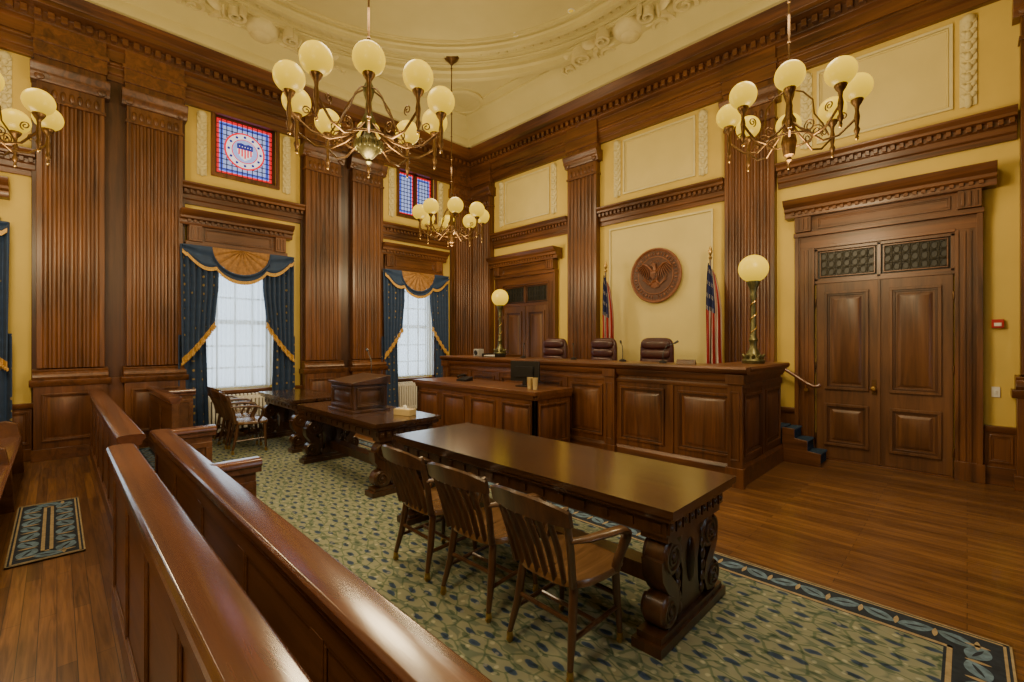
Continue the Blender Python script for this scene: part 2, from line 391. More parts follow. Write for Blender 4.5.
def side_trim(name,T):
    mb=MB(name,T)
    entab(mb,YF,YB,WY)
    for a in (-.2,3.4):
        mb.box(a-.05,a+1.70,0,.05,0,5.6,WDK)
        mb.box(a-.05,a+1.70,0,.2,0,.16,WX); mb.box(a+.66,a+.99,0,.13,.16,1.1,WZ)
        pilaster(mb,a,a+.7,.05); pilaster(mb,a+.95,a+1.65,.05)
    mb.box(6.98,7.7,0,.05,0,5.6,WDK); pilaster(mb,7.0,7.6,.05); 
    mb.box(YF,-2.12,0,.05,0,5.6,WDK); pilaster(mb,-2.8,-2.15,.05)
    for c0 in WC:
        a,b=c0-.97,c0+.97; c=c0+SH
        bandrun(mb,a,b,WY)
        mb.box(a,b,0,.05,0,.74,WZ); mb.box(a,b,0,.08,0,.16,WY); mb.sweep([(0,.72),(.07,.72),(.09,.76),(.09,.79),(0,.79)],a,b,WY)
        for k in range(3): mb.panel(a+.05+k*.63,a+.62+k*.63,.22,.68,.05,WZ,.015)
        for g in (-1,1):
            x0,x1=sorted((c+g*.56,c+g*.72)); mb.box(x0,x1,0,.07,.79,3.22,WZ)
            x0,x1=sorted((c+g*.68,c+g*.76)); mb.box(x0,x1,0,.09,.79,3.22,WZ)
        mb.box(c-.79,c+.79,0,.16,3.22,3.30,WY); mb.box(c-.76,c+.76,0,.13,3.30,3.56,WY)
        mb.panel(c-.52,c+.52,3.33,3.54,.13,WY,.02)
        for e in (c-.66,c+.66):
            mb.box(e-.09,e+.09,.13,.20,3.30,3.56,WZ)
            for q in (-.05,0,.05): mb.box(e+q-.012,e+q+.012,.20,.215,3.33,3.53,WZ)
        mb.sweep([(0,3.56),(.17,3.56),(.19,3.60),(.19,3.64),(.24,3.66),(.24,3.70),(.30,3.74),(.32,3.80),(0,3.80)],c-.87,c+.87,WY)
        for k in range(19): mb.box(c-.77+k*.082,c-.73+k*.082,.19,.225,3.605,3.65,WY)
        mb.frame(c0-.55,c0+.55,4.5,5.67,0,.05,.06,WZ)
        for e in (c0-.68,c0+.68): ornament(mb,e,4.5,5.5,.0)
    return mb
side_trim('trim_left',W_L).done(bevel=.004)
side_trim('trim_right',W_R).done()
mb=MB('trim_back',W_B)
entab(mb,XL,XR,WX)
for a,b in ((-5.92,-5.20),(-2.75,-2.03)): pilaster(mb,a,b,.02)
pilaster(mb,-9.0,-8.32,.04); pilaster(mb,.42,1.1,.04)
BAYS=[(-8.3,-5.94,-7.22),(-5.18,-2.77,-3.97),(-2.01,.40,-.82)]
for a,b,c in BAYS:
    bandrun(mb,a,b,WX)
    for e in (c-.83,c+.83): ornament(mb,e,4.48,5.48,0,.075)
    mb.frame(c-.70,c+.70,4.46,5.5,0,.03,.035,PLST); mb.frame(c-.66,c+.66,4.50,5.46,0,.018,.02,PANEL); mb.box(c-.64,c+.64,0,.008,4.52,5.44,PANEL)
for a,b in ((-8.3,-8.22),(-6.2,-5.97),(.14,.40),(-5.15,-2.8),(-2.0,-1.78)):
    mb.box(a,b,0,.05,.0,.62,WZ); mb.box(a,b,0,.08,0,.2,WX); mb.sweep([(0,.60),(.07,.60),(.09,.64),(.09,.67),(0,.67)],a,b,WX)
mb.panel(.18,.37,.25,.57,.05,WZ,.015)
mb.box(-4.93,-3.01,0,.02,1.0,3.80,PANEL)
mb.frame(-4.97,-2.97,1.0,3.84,0,.04,.035,PLST)
mb.done(bevel=.004)
mb=MB('trim_front',W_F); entab(mb,XL,XR,WX)
mb.box(XL,XR,0,.05,0,1.1,WZ); mb.sweep([(0,1.08),(.08,1.08),(.1,1.14),(0,1.14)],XL,XR,WX)
for a in (-6.8,-5.0,-3.2,-1.5): pilaster(mb,a,a+.7,.02)
mb.done()
# ------------------------------------------------------------------ doors
def door(name,c):
    mb=MB(name,W_B)
    for g in (1,-1):
        x0,x1=sorted((c+g*.72,c+g*.95))
        mb.box(x0,x1,.005,.08,0,3.17,WZ)
        a,b=sorted((c+g*.90,c+g*.952)); mb.box(a,b,.005,.13,0,3.14,WZ)
        a,b=sorted((c+g*.715,c+g*.75)); mb.box(a,b,.005,.10,0,2.97,WZ)
        a,b=sorted((c+g*.71,c+g*.97)); mb.box(a,b,.005,.14,0,.22,WZ)
        for q in (.79,.84): 
            a,b=sorted((c+g*q,c+g*(q+.02))); mb.box(a,b,.08,.095,.22,2.95,WZ)
        e=c+g*.84
        mb.box(e-.10,e+.10,.06,.185,3.205,3.415,WZ)
        for q in (-.055,0,.055): mb.box(e+q-.014,e+q+.014,.185,.20,3.23,3.39,WZ)
    mb.box(c-.95,c+.95,.006,.082,2.98,3.2,WX); mb.box(c-.96,c+.96,.006,.15,3.14,3.2,WX); mb.box(c-.72,c+.72,.006,.10,2.96,3.0,WX)
    mb.box(c-.93,c+.93,.006,.10,3.2,3.42,WX); mb.panel(c-.68,c+.68,3.23,3.39,.10,WX,.02)
    mb.sweep([(.005,3.42),(.19,3.42),(.20,3.46),(.20,3.49),(.24,3.51),(.24,3.55),(.30,3.59),(.33,3.66),(.005,3.66)],c-1.06,c+1.06,WX)
    for k in range(24): mb.box(c-.97+k*.082,c-.93+k*.082,.20,.23,3.455,3.495,WX)
    mb.box(c-.72,c+.72,.005,.06,2.46,2.53,WX); mb.box(c-.72,c+.72,.005,.06,2.92,2.98,WX)
    mb.box(c-.70,c+.70,.005,.015,2.5,2.95,GLS)
    for x in (-.72,-.02,.68): mb.box(c+x,c+x+.04,.005,.06,2.5,2.95,WZ)
    for g in (0,1):
        x0=c-.66+g*.70; n=7; w=.62/n
        for i in range(n):
            cx=x0+(i+.5)*w
            for zz in (2.62,2.73,2.84):
                pts=[(cx+.034*cos(t*pi/6),.035,zz+.045*sin(t*pi/6)) for t in range(13)]
                mb.tube(pts,.005,IRON,5)
            mb.box(cx+w/2-.004,cx+w/2+.004,.03,.04,2.55,2.91,IRON)
        for zz in (2.675,2.785): mb.box(x0,x0+.62,.03,.04,zz-.004,zz+.004,IRON)
        mb.frame(x0,x0+.62,2.55,2.91,.02,.045,.015,WX)
    for g in (0,1):
        a=c-.70+g*.705; b=a+.695
        mb.box(a,b,.005,.05,.015,2.46,WDR)
        for z0,z1 in ((.20,.78),(.98,2.34)):
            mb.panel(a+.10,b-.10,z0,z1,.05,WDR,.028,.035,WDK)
        mb.box(a+.0,a+.012,.05,.058,.02,2.46,WDK)
    mb.box(c-.012,c+.018,.05,.065,.02,2.46,WDR)
    mb.lathe([(.012,0),(.012,.04),(.03,.05),(.034,.07),(.02,.085)],(c-.05,.05,1.02),GOLD,14,'y')
    mb.box(c-.075,c-.025,.05,.056,.94,1.14,BRS2)
    for z in (.3,1.3,2.2): mb.lathe([(.012,-.05),(.012,.05)],(c-.705,.06,z),BRS2,8); mb.lathe([(.012,-.05),(.012,.05)],(c+.705,.06,z),BRS2,8)
    mb.box(c-.70,c+.70,.0,.09,.001,.012,WX)
    return mb.done(bevel=.003)
door('door_1',-.82); door('door_2',-7.22)
# ------------------------------------------------------------------ windows
GB=emis('stained_blue_glow',(.06,.12,.80),.8); GLB=emis('stained_pale_blue_glow',(.30,.42,.95),.75); GR=emis('stained_red_glow',(.80,.01,.03),.7); GW=emis('stained_white_glow',(.75,.75,.9),.8); GD=emis('stained_deep_glow',(.02,.03,.30),.6)  # emission painted into the glass colours in place of daylight from behind
LEAD=plain('lead_came',(.02,.02,.03),.5)
def window(i,T,c0,upper=0):
    c=c0+SH
    mb=MB('window_%d'%i,T)
    a,b,z0,z1=c-.56,c+.56,.78,3.2
    mb.frame(a,b,z0,z1,-.2,-.12,.06,WHITE); mb.box(a,b,-.2,-.13,1.95,2.03,WHITE)
    for k in range(1,4): x=a+k*(b-a)/4; mb.box(x-.014,x+.014,-.19,-.15,z0,z1,WHITE)
    for z in (1.17,1.56,2.42,2.81): mb.box(a,b,-.19,-.15,z-.014,z+.014,WHITE)
    c=c0
    if upper:
        a,b,z0,z1=c-.5,c+.5,4.56,5.62; d=-.10
        mb.frame(a,b,z0,z1,d-.05,d+.04,.05,WDK)
        mb.box(a+.05,b-.05,d-.02,d,z0+.05,z1-.05,GLB)
        def rb(x0,x1,y0,y1,w,m,e): mb.frame(x0,x1,y0,y1,d,d+e,w,m)
        if upper==1:
            rb(a+.05,b-.05,z0+.05,z1-.05,.045,GR,.004); rb(a+.105,b-.105,z0+.105,z1-.105,.05,GB,.006)
            zc=(z0+z1)/2
            def disc(r,m,e,n=40): mb.prism([(c+r*cos(2*pi*k/n),zc+r*sin(2*pi*k/n)) for k in range(n)],d,d+e,lambda p,q,w:(p,w,q),m)
            disc(.33,GR,.007); disc(.30,GW,.009); disc(.215,GR,.011); disc(.20,GLB,.013)
            for k in range(12):
                t=2*pi*k/12; mb.prism([(c+.258*cos(t)+.026*cos(q*pi/3),zc+.258*sin(t)+.026*sin(q*pi/3)) for q in range(6)],d,d+.012,lambda p,q,w:(p,w,q),GD)
            sh=[(-.13,.12),(-.06,.14),(0,.12),(.06,.14),(.13,.12),(.125,-.02),(.08,-.11),(0,-.17),(-.08,-.11),(-.125,-.02)]
            mb.prism([(c+p,zc+q) for p,q in sh],d,d+.015,lambda p,q,w:(p,w,q),GW)
            for k in range(-2,3):
                h=.02-.17+abs(k)*.03+.02; mb.box(c+k*.048-.013,c+k*.048+.013,d,d+.017,zc+h,zc+.03,GR)
            mb.prism([(c+p,zc+q) for p,q in [(-.13,.12),(-.06,.14),(0,.12),(.06,.14),(.13,.12),(.128,.03),(-.128,.03)]],d,d+.018,lambda p,q,w:(p,w,q),GD)
            for k in range(5): mb.box(c-.09+k*.045-.006,c-.09+k*.045+.006,d,d+.02,zc+.07,zc+.085,GW)
        else:
            mb.box(c-.04,c+.04,d-.04,d+.04,z0,z1,WDK)
            for x0,x1 in ((a+.05,c-.04),(c+.04,b-.05)):
                rb(x0,x1,z0+.05,z1-.05,.035,GR,.004); rb(x0+.05,x1-.05,z0+.1,z1-.1,.035,GB,.005)
        n=11
        for k in range(1,n):
            x=a+.05+k*(b-a-.1)/n; zc=(z0+z1)/2
            if upper==1 and abs(x-c)<.33:
                hh=math.sqrt(.33**2-(x-c)**2)
                mb.box(x-.007,x+.007,d,d+.008,z0+.05,zc-hh,LEAD); mb.box(x-.007,x+.007,d,d+.008,zc+hh,z1-.05,LEAD)
            else: mb.box(x-.007,x+.007,d,d+.008,z0+.05,z1-.05,LEAD)
            z=z0+.05+k*(z1-z0-.1)/n
            if upper==1 and abs(z-zc)<.33:
                hh=math.sqrt(.33**2-(z-zc)**2)
                mb.box(a+.05,c-hh,d,d+.008,z-.007,z+.007,LEAD); mb.box(c+hh,b-.05,d,d+.008,z-.007,z+.007,LEAD)
            else: mb.box(a+.05,b-.05,d,d+.008,z-.007,z+.007,LEAD)
    return mb.done()
def curtains(T,c0):
    c=c0+SH
    mb=MB('window_curtains',T)
    mb.sheet(lambda u,v:(c-.58+1.16*u,.10+.016*sin(u*2*pi*17)+.006*sin(u*40+v*3),3.2-2.36*v),140,6,SHEER)
    mb.lathe([(.018,-.84),(.018,.84)],(c,.2,3.2),BRS2,10,'x')
    for g in (-1,1):
        def up(u,v):
            zb=1.36+.62*u**1.2; z=3.22-(3.22-zb)*v
            so=.88-.02*v; si=.32+.02*sin(v*3)+.16*max(0,v-.55)
            s_=so+(si-so)*(u)
            return (c+g*s_,.235+.030*sin(u*pi*13+v*.8)*(1-.3*v)+.03*v,z)
        mb.sheet(up,78,24,DRP)
        def fr(u,v):
            p=up(u,1); return (p[0],p[1]+.012,p[2]-.10*v+.02)
        mb.sheet(fr,66,2,FRNG)
        for k in range(24):
            p=up(k/23,1); mb.ball((p[0],p[1]+.015,p[2]-.085),.015,FRNG,6,4,(1,1,1.8))
        def lo(u,v):
            z=1.75-1.58*v; so=.90; si=.52-.04*v
            return (c+g*(so+(si-so)*u),.20+.026*sin(u*pi*8+1),z)
        mb.sheet(lo,48,12,DRP)
    FR=.40
    def fan(u,v):
        t=pi*(1+u); r=FR*v
        return (c+1.1*r*cos(t),.275+.018*abs(sin(u*pi*9)),3.22+r*sin(t)*1.05)
    mb.sheet(fan,72,3,TAN)
    for g in (-1,1):
        def sw(u,v):
            x=.86-.86*u
            zt=3.22 if x>FR*1.1 else 3.22-math.sqrt(max(0,FR**2-(x/1.1)**2))*1.05
            sag=.06+.30*sin(pi*min(1,(.86-x)/.75))**1.0
            zb=3.22-max(sag,(3.22-zt)+.13)
            if x>.80: zb=3.22-(.10+.06*(.86-x)/.06)
            return (c+g*x,.29+.022*sin(v*10),zt+(zb-zt)*v)
        mb.sheet(sw,50,10,DRP)
        def sf(u,v):
            p=sw(u,1); return (p[0],.305,p[2]+.015-.06*v)
        mb.sheet(sf,50,1,FRNG)
    return mb.done()
window(1,W_L,WC[0],2); window(2,W_L,WC[1],1); window(3,W_L,WC[2],2)
for i,c in enumerate(WC):
    curtains(W_L,c); 
    window(4+i,W_R,c); curtains(W_R,c)  # right wall set is unseen, added for cool fill from that side
for c in WC:
    c+=SH
    mb=MB('radiator',lambda p:(XL+p[1],p[0],p[2]))
    for k in range(18):
        x=c-.52+k*.061; mb.box(x-.02,x+.02,.11,.165,.08,.72,WHITE); 
    mb.box(c-.54,c+.54,.115,.16,.10,.16,WHITE); mb.box(c-.54,c+.54,.115,.16,.62,.68,WHITE)
    for x in (c-.52,c+.517): mb.box(x-.02,x+.02,.11,.165,0,.1,WHITE)
    mb.done(bevel=.008)
# ------------------------------------------------------------------ carpets
def leaf(mb,cx,cy,a,l,w,mat,z):
    pts=[]
    for k in range(17):
        t=k/16; pts.append((l*(t-.5),w*sin(pi*t)**.8))
    for k in range(15,0,-1):
        t=k/16; pts.append((l*(t-.5),-w*sin(pi*t)**.8))
    vs=[(cx+p*cos(a)-q*sin(a),cy+p*sin(a)+q*cos(a),z) for p,q in pts]
    mb.add(vs,[tuple(range(len(vs)))],mat)
def rug(name,x0,x1,y0,y1,bw,mat,ks=1):
    mb=MB(name); mb.box(x0,x1,y0,y1,.001,.012,CB)
    if x1-x0>2*bw and y1-y0>2*bw+.02: mb.box(x0+bw,x1-bw,y0+bw,y1-bw,.002,.0145,mat)
    for o,w in ((.0,.010),(.022,.012),(bw-.035,.022)):
        for q in ((x0+o,x1-o,y0+o,y0+o+w),(x0+o,x1-o,y1-o-w,y1-o),(x0+o,x0+o+w,y0+o,y1-o),(x1-o-w,x1-o,y0+o,y1-o)):
            mb.box(*q,.002,.0138,CT)
    m=bw/2; st=.165*ks; n=int((x1-x0-bw)/st); z=.0142
    def motif(x,y,a,k):
        leaf(mb,x,y,a+(.42 if k%2 else -.42),.17*ks,.050*ks,CL,z)
        leaf(mb,x,y,a+(.42 if k%2 else -.42),.11*ks,.009*ks,CB,z+.0004)
        leaf(mb,x+st/2*cos(a),y+st/2*sin(a),a+1.57,.10*ks,.012*ks,CT,z+.0002)
    for y in (y0+m,y1-m):
        for k in range(n): motif(x0+bw/2+(k+.5)*(x1-x0-bw)/n,y,0,k)
    n2=int((y1-y0-bw)/st)
    for x in (x0+m,x1-m):
        for k in range(n2): motif(x,y0+bw/2+(k+.5)*(y1-y0-bw)/n2,pi/2,k)
    return mb.done()
rug('patterned_carpet',-8.95,.17,.80,3.62,.26,CARP)
rug('aisle_runner_rug',-6.6,-4.9,-.27,.16,.215,CARP,1.15)
FZ=.0165
# ------------------------------------------------------------------ judge bench
BX0,BX1,BY=-7.3,-1.81,5.46
mb=MB('judge_bench')
mb.box(BX0,BX1,BY,BY+.12,0,1.27,WZ)
mb.box(BX1-.12,BX1,BY+.12,7.03,0,1.27,WZ); mb.box(BX0,BX0+.12,BY+.12,7.03,0,1.27,WZ)
mb.box(BX0+.12,BX1-.12,BY+.12,BY+.62,1.0,1.04,WX)
mb.box(BX0+.12,BX1-.12,5.60,7.6,0.002,.45,WX)
mb.box(BX1-.12,BX1,7.03,7.55,0.002,.45,STEPC)
capp=[(-.55,1.27),(.05,1.27),(.09,1.30),(.10,1.33),(.09,1.355),(-.55,1.355)]
mb.T=FY(BY); mb.sweep(capp,BX0-.09,BX1+.09,WX)
mb.T=FX(BX1); mb.sweep([(-.50,1.268),(.05,1.268),(.09,1.30),(.10,1.33),(.09,1.357),(-.50,1.357)],BY+.05,7.08,WY)
mb.T=lambda p:(BX0-p[1],p[0],p[2]); mb.sweep([(-.50,1.268),(.05,1.268),(.09,1.30),(.10,1.33),(.09,1.357),(-.50,1.357)],BY+.05,7.08,WY)
def facing(T,a,b,n,blocks=True):
    mb.T=T
    mb.box(a,b,0,.03,0,.20,WX); mb.sweep([(0,.2),(.03,.2),(.012,.24),(0,.24)],a,b,WX)
    mb.sweep([(0,1.10),(.015,1.10),(.02,1.13),(.015,1.155),(0,1.155)],a,b,WX)
    mb.sweep([(0,1.19),(.02,1.19),(.05,1.24),(.05,1.27),(0,1.27)],a,b,WX)
    w=(b-a)/n
    for k in range(n):
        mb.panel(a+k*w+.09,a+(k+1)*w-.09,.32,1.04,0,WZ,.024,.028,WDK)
        if blocks and k>0: 
            mb.box(a+k*w-.035,a+k*w+.035,0,.018,.24,1.10,WZ)
facing(FY(BY),-3.45,BX1,2); facing(FX(BX1),BY,7.03,2); facing(lambda p:(BX0-p[1],p[0],p[2]),BY,7.03,2)
facing(FY(BY),BX0,-3.55,5)
mb.T=FY(BY)
for x in (BX0+.04,-3.5,BX1-.04):
    mb.box(x-.08,x+.08,0,.06,0,1.27,WZ); mb.box(x-.10,x+.10,0,.085,0,.22,WZ); mb.box(x-.1,x+.1,0,.085,1.16,1.27,WZ); mb.panel(x-.05,x+.05,.3,1.08,.06,WZ,.01,.012)
mb.T=None
mb.done(bevel=.005)
mb=MB('carpeted_steps')
for x1,z0,z1 in ((-1.38,.002,.15),(-1.53,.15,.30),(-1.68,.30,.44)):
    mb.box(-1.795,x1,7.06,7.54,z0,z1,STEPC)
    mb.lathe([(.014,0),(.014,.48)],(x1,7.06,z1-.014),STEPC,10,'y')
# wooden closed string on the open side of the flight
mb.prism([(-1.795,.002),(-1.35,.002),(-1.35,.17),(-1.50,.19),(-1.50,.32),(-1.65,.34),(-1.65,.46),(-1.795,.47)],7.035,7.06,lambda a,b,w:(a,w,b),WX)
mb.done(bevel=.006)
mb=MB('wall_handrail')
mb.tube([(-2.0,7.50,1.32),(-1.95,7.50,1.29),(-1.60,7.50,1.05),(-1.52,7.50,1.01),(-1.47,7.50,1.02),(-1.45,7.52,1.04)],.024,WRL,10)
for x,z in ((-1.93,1.24),(-1.62,1.03)): mb.tube([(x,7.50,z),(x,7.51,z-.06),(x,7.53,z-.07)],.009,GOLD,8); mb.lathe([(.025,0),(.025,.008)],(x,7.53,z-.07),GOLD,12,'y')
mb.done()
# ------------------------------------------------------------------ clerk desk
mb=MB('clerk_desk'); x0,x1,y0,y1=-6.98,-4.13,4.57,5.34
mb.box(x0,x1,y0,y0+.06,0,.91,WZ); mb.box(x0,x0+.06,y0,y1,0,.91,WZ); mb.box(x1-.06,x1,y0,y1,0,.91,WZ)
mb.box(x0-.05,x1+.05,y0-.06,y1,.91,.965,WX); mb.box(x0+.06,x1-.06,y0+.06,y1,.70,.74,WX)
def facing2(T,a,b,n):
    mb.T=T; w=(b-a)/n
    mb.box(a,b,0,.025,0,.14,WX); mb.sweep([(0,.84),(.02,.84),(.045,.90),(.045,.915),(0,.915)],a,b,WX)
    for k in range(n): mb.panel(a+k*w+.07,a+(k+1)*w-.07,.22,.78,0,WZ,.022,.026,WDK)
facing2(FY(y0),x0,x1,4); facing2(FX(x1),y0,y1,1); facing2(lambda p:(x0-p[1],p[0],p[2]),y0,y1,1)
mb.done(bevel=.004)
# ------------------------------------------------------------------ trestle tables
def table(name,L,W=.84):
    mb=MB(name); hl=L/2; hw=W/2
    mb.box(-hl,hl,-hw,hw,.735,.775,WTB); mb.box(-hl+.02,hl-.02,-hw+.02,hw-.02,.705,.735,WTB)
    mb.box(-hl+.045,hl-.045,-hw+.045,hw-.045,.69,.705,WTBZ)
    mb.box(-hl+.07,hl-.07,-hw+.07,hw-.07,.60,.69,WTBZ)
    for g in (-1,1):
        n=9
        for k in range(n):
            y=-hw+.11+k*(W-.22)/(n-1)
            mb.box(*(sorted((g*(hl-.07),g*(hl-.055)))),y-.03,y+.03,.615,.675,WTBZ)
            mb.ball((g*(hl-.055),y,.645),.018,WTBZ,8,5,(.6,1,1))
        m=int(L/.16)
        for k in range(m):
            x=-hl+.12+k*(L-.24)/(m-1)
            mb.box(x-.022,x+.022,*(sorted((g*(hw-.07),g*(hw-.06)))),.625,.67,WTBZ)
    for g in (-1,1):
        cx=g*(hl-.15)
        P=lambda a,b,w:(cx+w,a,b)
        mb.box(cx-.085,cx+.085,-hw+.0,hw-.0,0,.05,WTBZ); mb.box(cx-.07,cx+.07,-hw+.03,hw-.03,.05,.085,WTBZ)
        mb.box(cx-.08,cx+.08,-hw+.09,hw-.09,.565,.60,WTBZ)
        mb.prism([(-.16,.085),(.16,.085),(.11,.2),(.10,.33),(.15,.46),(.2,.565),(-.2,.565),(-.15,.46),(-.10,.33),(-.11,.2)],-.045,.045,P,WTBZ)
        for h in (1,-1):
            for e in (1,-1): mb.ball((cx+e*.045,0,.36),.07,WTBZ,12,8,(.3,.7,1.9))
            c1=(h*.255,.46); c2=(h*.29,.175)
            mb.lathe([(.095,-.062),(.105,-.05),(.105,.05),(.095,.062)],(cx,c1[0],c1[1]),WTBZ,24,'x')
            mb.lathe([(.080,-.062),(.09,-.05),(.09,.05),(.08,.062)],(cx,c2[0],c2[1]),WTBZ,24,'x')
            path=[(h*.355,.47),(h*.335,.38),(h*.28,.315),(h*.225,.26),(h*.20,.19),(h*.225,.12),(h*.31,.09)]
            mb.ribbon(path,[.05,.075,.085,.085,.07,.05,.03],-.06,.06,P,WTBZ)
            for e in (-1,1):
                for c,r in ((c1,.088),(c2,.074)):
                    sp=spiral(c,.012,r,0,2.2,34,h); mb.tube([P(a,b,e*.064) for a,b in sp],[.006+.006*k/34 for k in range(35)],WTBZ,6)
                    mb.ball(P(c[0],c[1],e*.066),.02,WTBZ,10,6,(.6,1,1))
                for k in range(7):
                    t=k/6; a=h*(.15+.02*sin(t*pi)); b=.14+.40*t
                    mb.ball(P(a,b,e*.048),.03,WTBZ,8,5,(.4,.9,1.2))
            for k in range(4):
                mb.ball(P(h*(.355-.02*k),.40-.03*k,0),.03,WTBZ,8,6,(2,.5,.9))
    mb.box(-hl+.2,hl-.2,-.05,.05,.15,.24,WTBZ); mb.box(-hl+.2,hl-.2,-.065,.065,.235,.26,WTBZ)
    return mb
table('library_table',2.68,.88).done((-2.38,2.62,FZ),0,.005)
table('library_table',2.15,.82).done((-5.36,2.72,FZ),0,.005)
table('library_table',1.62,.76).done((-7.68,2.80,FZ),0,.005)
# ------------------------------------------------------------------ armchairs
def armchair(loc,rot):
    mb=MB('wooden_armchair')
    out=[]
    for k in range(28):
        t=2*pi*k/28; x=cos(t); y=sin(t); e=.55
        xx=abs(x)**e*(1 if x>0 else -1); yy=abs(y)**e*(1 if y>0 else -1)
        out.append((xx*(.245+.02*yy),yy*.225+.01))
    n=len(out); rings=[(.93,.415),(1.0,.425),(1.0,.445),(.97,.458),(.8,.454),(.5,.445),(.15,.442)]
    vs=[(x*s,y*s+.01*(1-s),z) for s,z in rings for x,y in out]
    fs=[(j*n+i,j*n+(i+1)%n,(j+1)*n+(i+1)%n,(j+1)*n+i) for j in range(len(rings)-1) for i in range(n)]
    fs+=[tuple(range(n)),tuple((len(rings)-1)*n+i for i in range(n))]
    mb.add(vs,fs,WCS)
    for g in (-1,1):
        mb.tube([(g*.185,.175,.43),(g*.192,.182,.25),(g*.205,.19,.06)],[.023,.022,.015],WCH,10)
        mb.tube([(g*.175,-.165,.43),(g*.19,-.195,.22),(g*.21,-.235,.06)],[.024,.023,.015],WCH,10)
        for x,y in ((.205,.19),(.21,-.235)):
            mb.lathe([(.016,.03),(.018,.045),(.016,.06)],(g*x,y,0),GOLD,10); mb.lathe([(.012,-.009),(.021,-.007),(.021,.007),(.012,.009)],(g*x,y,.021),GOLD,12,'x')
        mb.tube([(g*.195,.183,.20),(g*.197,-.2,.185)],.013,WCH,8)
        mb.tube([(g*.195,-.195,.44),(g*.215,-.235,.62),(g*.235,-.29,.80),(g*.242,-.31,.86)],[.019,.018,.017,.015],WCH,10,(1.3,.8))
        mb.tube([(g*.222,-.25,.685),(g*.268,-.17,.69),(g*.298,-.05,.692),(g*.300,.06,.682),(g*.288,.125,.65),(g*.270,.15,.60),(g*.256,.13,.54),(g*.250,.10,.49),(g*.243,.09,.44)],
                [.016,.022,.025,.026,.024,.021,.019,.018,.018],WCH,10,(1.3,.7))
    mb.tube([(-.19,.186,.26),(.19,.186,.26)],.014,WCH,8); mb.tube([(-.188,-.19,.26),(.188,-.19,.26)],.013,WCH,8); mb.tube([(-.19,0,.19),(.19,0,.19)],.013,WCH,8)
    def crest(u,z,o):
        x=(u-.5)*.54; y=-.30-.055*(1-(2*u-1)**2)-(z-.8)*.25
        return (x,y+o,z)
    N=16; vs=[]
    for i in range(N+1):
        u=i/N; top=.90-.045*abs(2*u-1)**2.5; bot=.775+.008*(1-abs(2*u-1))
        for z,o in ((bot,.012),(top-.01,.012),(top,0),(top-.01,-.012),(bot,-.012)): vs.append(crest(u,z,o))
    fs=[(i*5+k,(i+1)*5+k,(i+1)*5+(k+1)%5,i*5+(k+1)%5) for i in range(N) for k in range(5)]+[tuple(range(5)),tuple(N*5+k for k in range(5))]
    mb.add(vs,fs,WCH)
    for k in range(6):
        u=.17+.66*k/5; xt=(u-.5)*.5; xb=(u-.5)*.44
        yt=-.30-.055*(1-(2*u-1)**2)
        mb.tube([(xb,-.195-.01*(1-(2*u-1)**2),.445),((xb+xt)/2,-.235-.03*(1-(2*u-1)**2),.61),(xt,yt,.79)],[.019,.021,.019],WCH,8,(1,.38))
    return mb.done(loc,rot)
ch=armchair((-1.54,1.97,FZ),-.03)
for x,y,r in ((-2.18,2.00,.03),(-2.80,2.02,-.02),(-8.62,2.10,.1),(-8.12,2.04,0),(-7.62,2.04,-.12)):
    dup(ch,(x,y,FZ),r)
# ------------------------------------------------------------------ rails and pews
def capprof(y0,y1,z,t=.06):
    c=(y0+y1)/2; h=(y1-y0)/2
    return [(c-h*.75,z-t*1.5),(c-h*.75,z-t*.95),(c-h,z-t*.75),(c-h,z-t*.3),(c-h*.85,z-t*.08),(c-h*.4,z),(c+h*.4,z),(c+h*.85,z-t*.08),(c+h,z-t*.3),(c+h,z-t*.75),(c+h*.75,z-t*.95),(c+h*.75,z-t*1.5)]
PX=lambda a,b,w:(w,a,b)
PY=lambda a,b,w:(a,w,b)
def rail(name,xa,xb,y0,y1,z,rets=(),n=6,zb=0):
    mb=MB(name); c=(y0+y1)/2
    mb.box(xa,xb,c-.028,c+.028,zb,z-.08,WRP)
    mb.prism(capprof(y0,y1,z),xa-.02,xb,PX,WRL)
    for g,T in ((1,FY(c-.028)),(-1,lambda p:(p[0],c+.028+p[1],p[2]))):
        mb.T=T; w=(xb-xa)/n
        mb.box(xa,xb,0,.018,zb,.14,WRP); mb.box(xa,xb,0,.012,z-.19,z-.08,WRP)
        for k in range(n+1):
            x=xa+k*w; mb.box(max(xa,x-.05),min(xb,x+.05),0,.012,.14,z-.19,WRP)
        for k in range(n): mb.frame(xa+k*w+.05,xa+(k+1)*w-.05,.14,z-.19,0,.008,.018,WRP)
    mb.T=None
    for xr,ye in rets:
        mb.box(xr-.028,xr+.028,c+.05,ye-.03,FZ,z-.085,WRP)
        mb.prism(capprof(xr-.065,xr+.065,z-.001),y0+.02,ye,PY,WRL)
        mb.T=FX(xr+.028); mb.frame(c+.05,ye-.03,.1,z-.15,0,.012,.05,WRP); mb.T=None
    return mb.done(bevel=.003)
rail('bar_rail',-5.10,1.12,.58,.73,.86,((-3.42,.98),(-5.04,1.06)),7)
rail('pew_front_partition',-3.75,1.12,.215,.355,1.0,(),7)
rail('pew_front_partition',-8.9,-4.25,.30,.46,.98,(),6)
rail('jury_rail',-8.95,-7.0,.98,1.12,.95,((-8.1,1.45),),2,FZ)
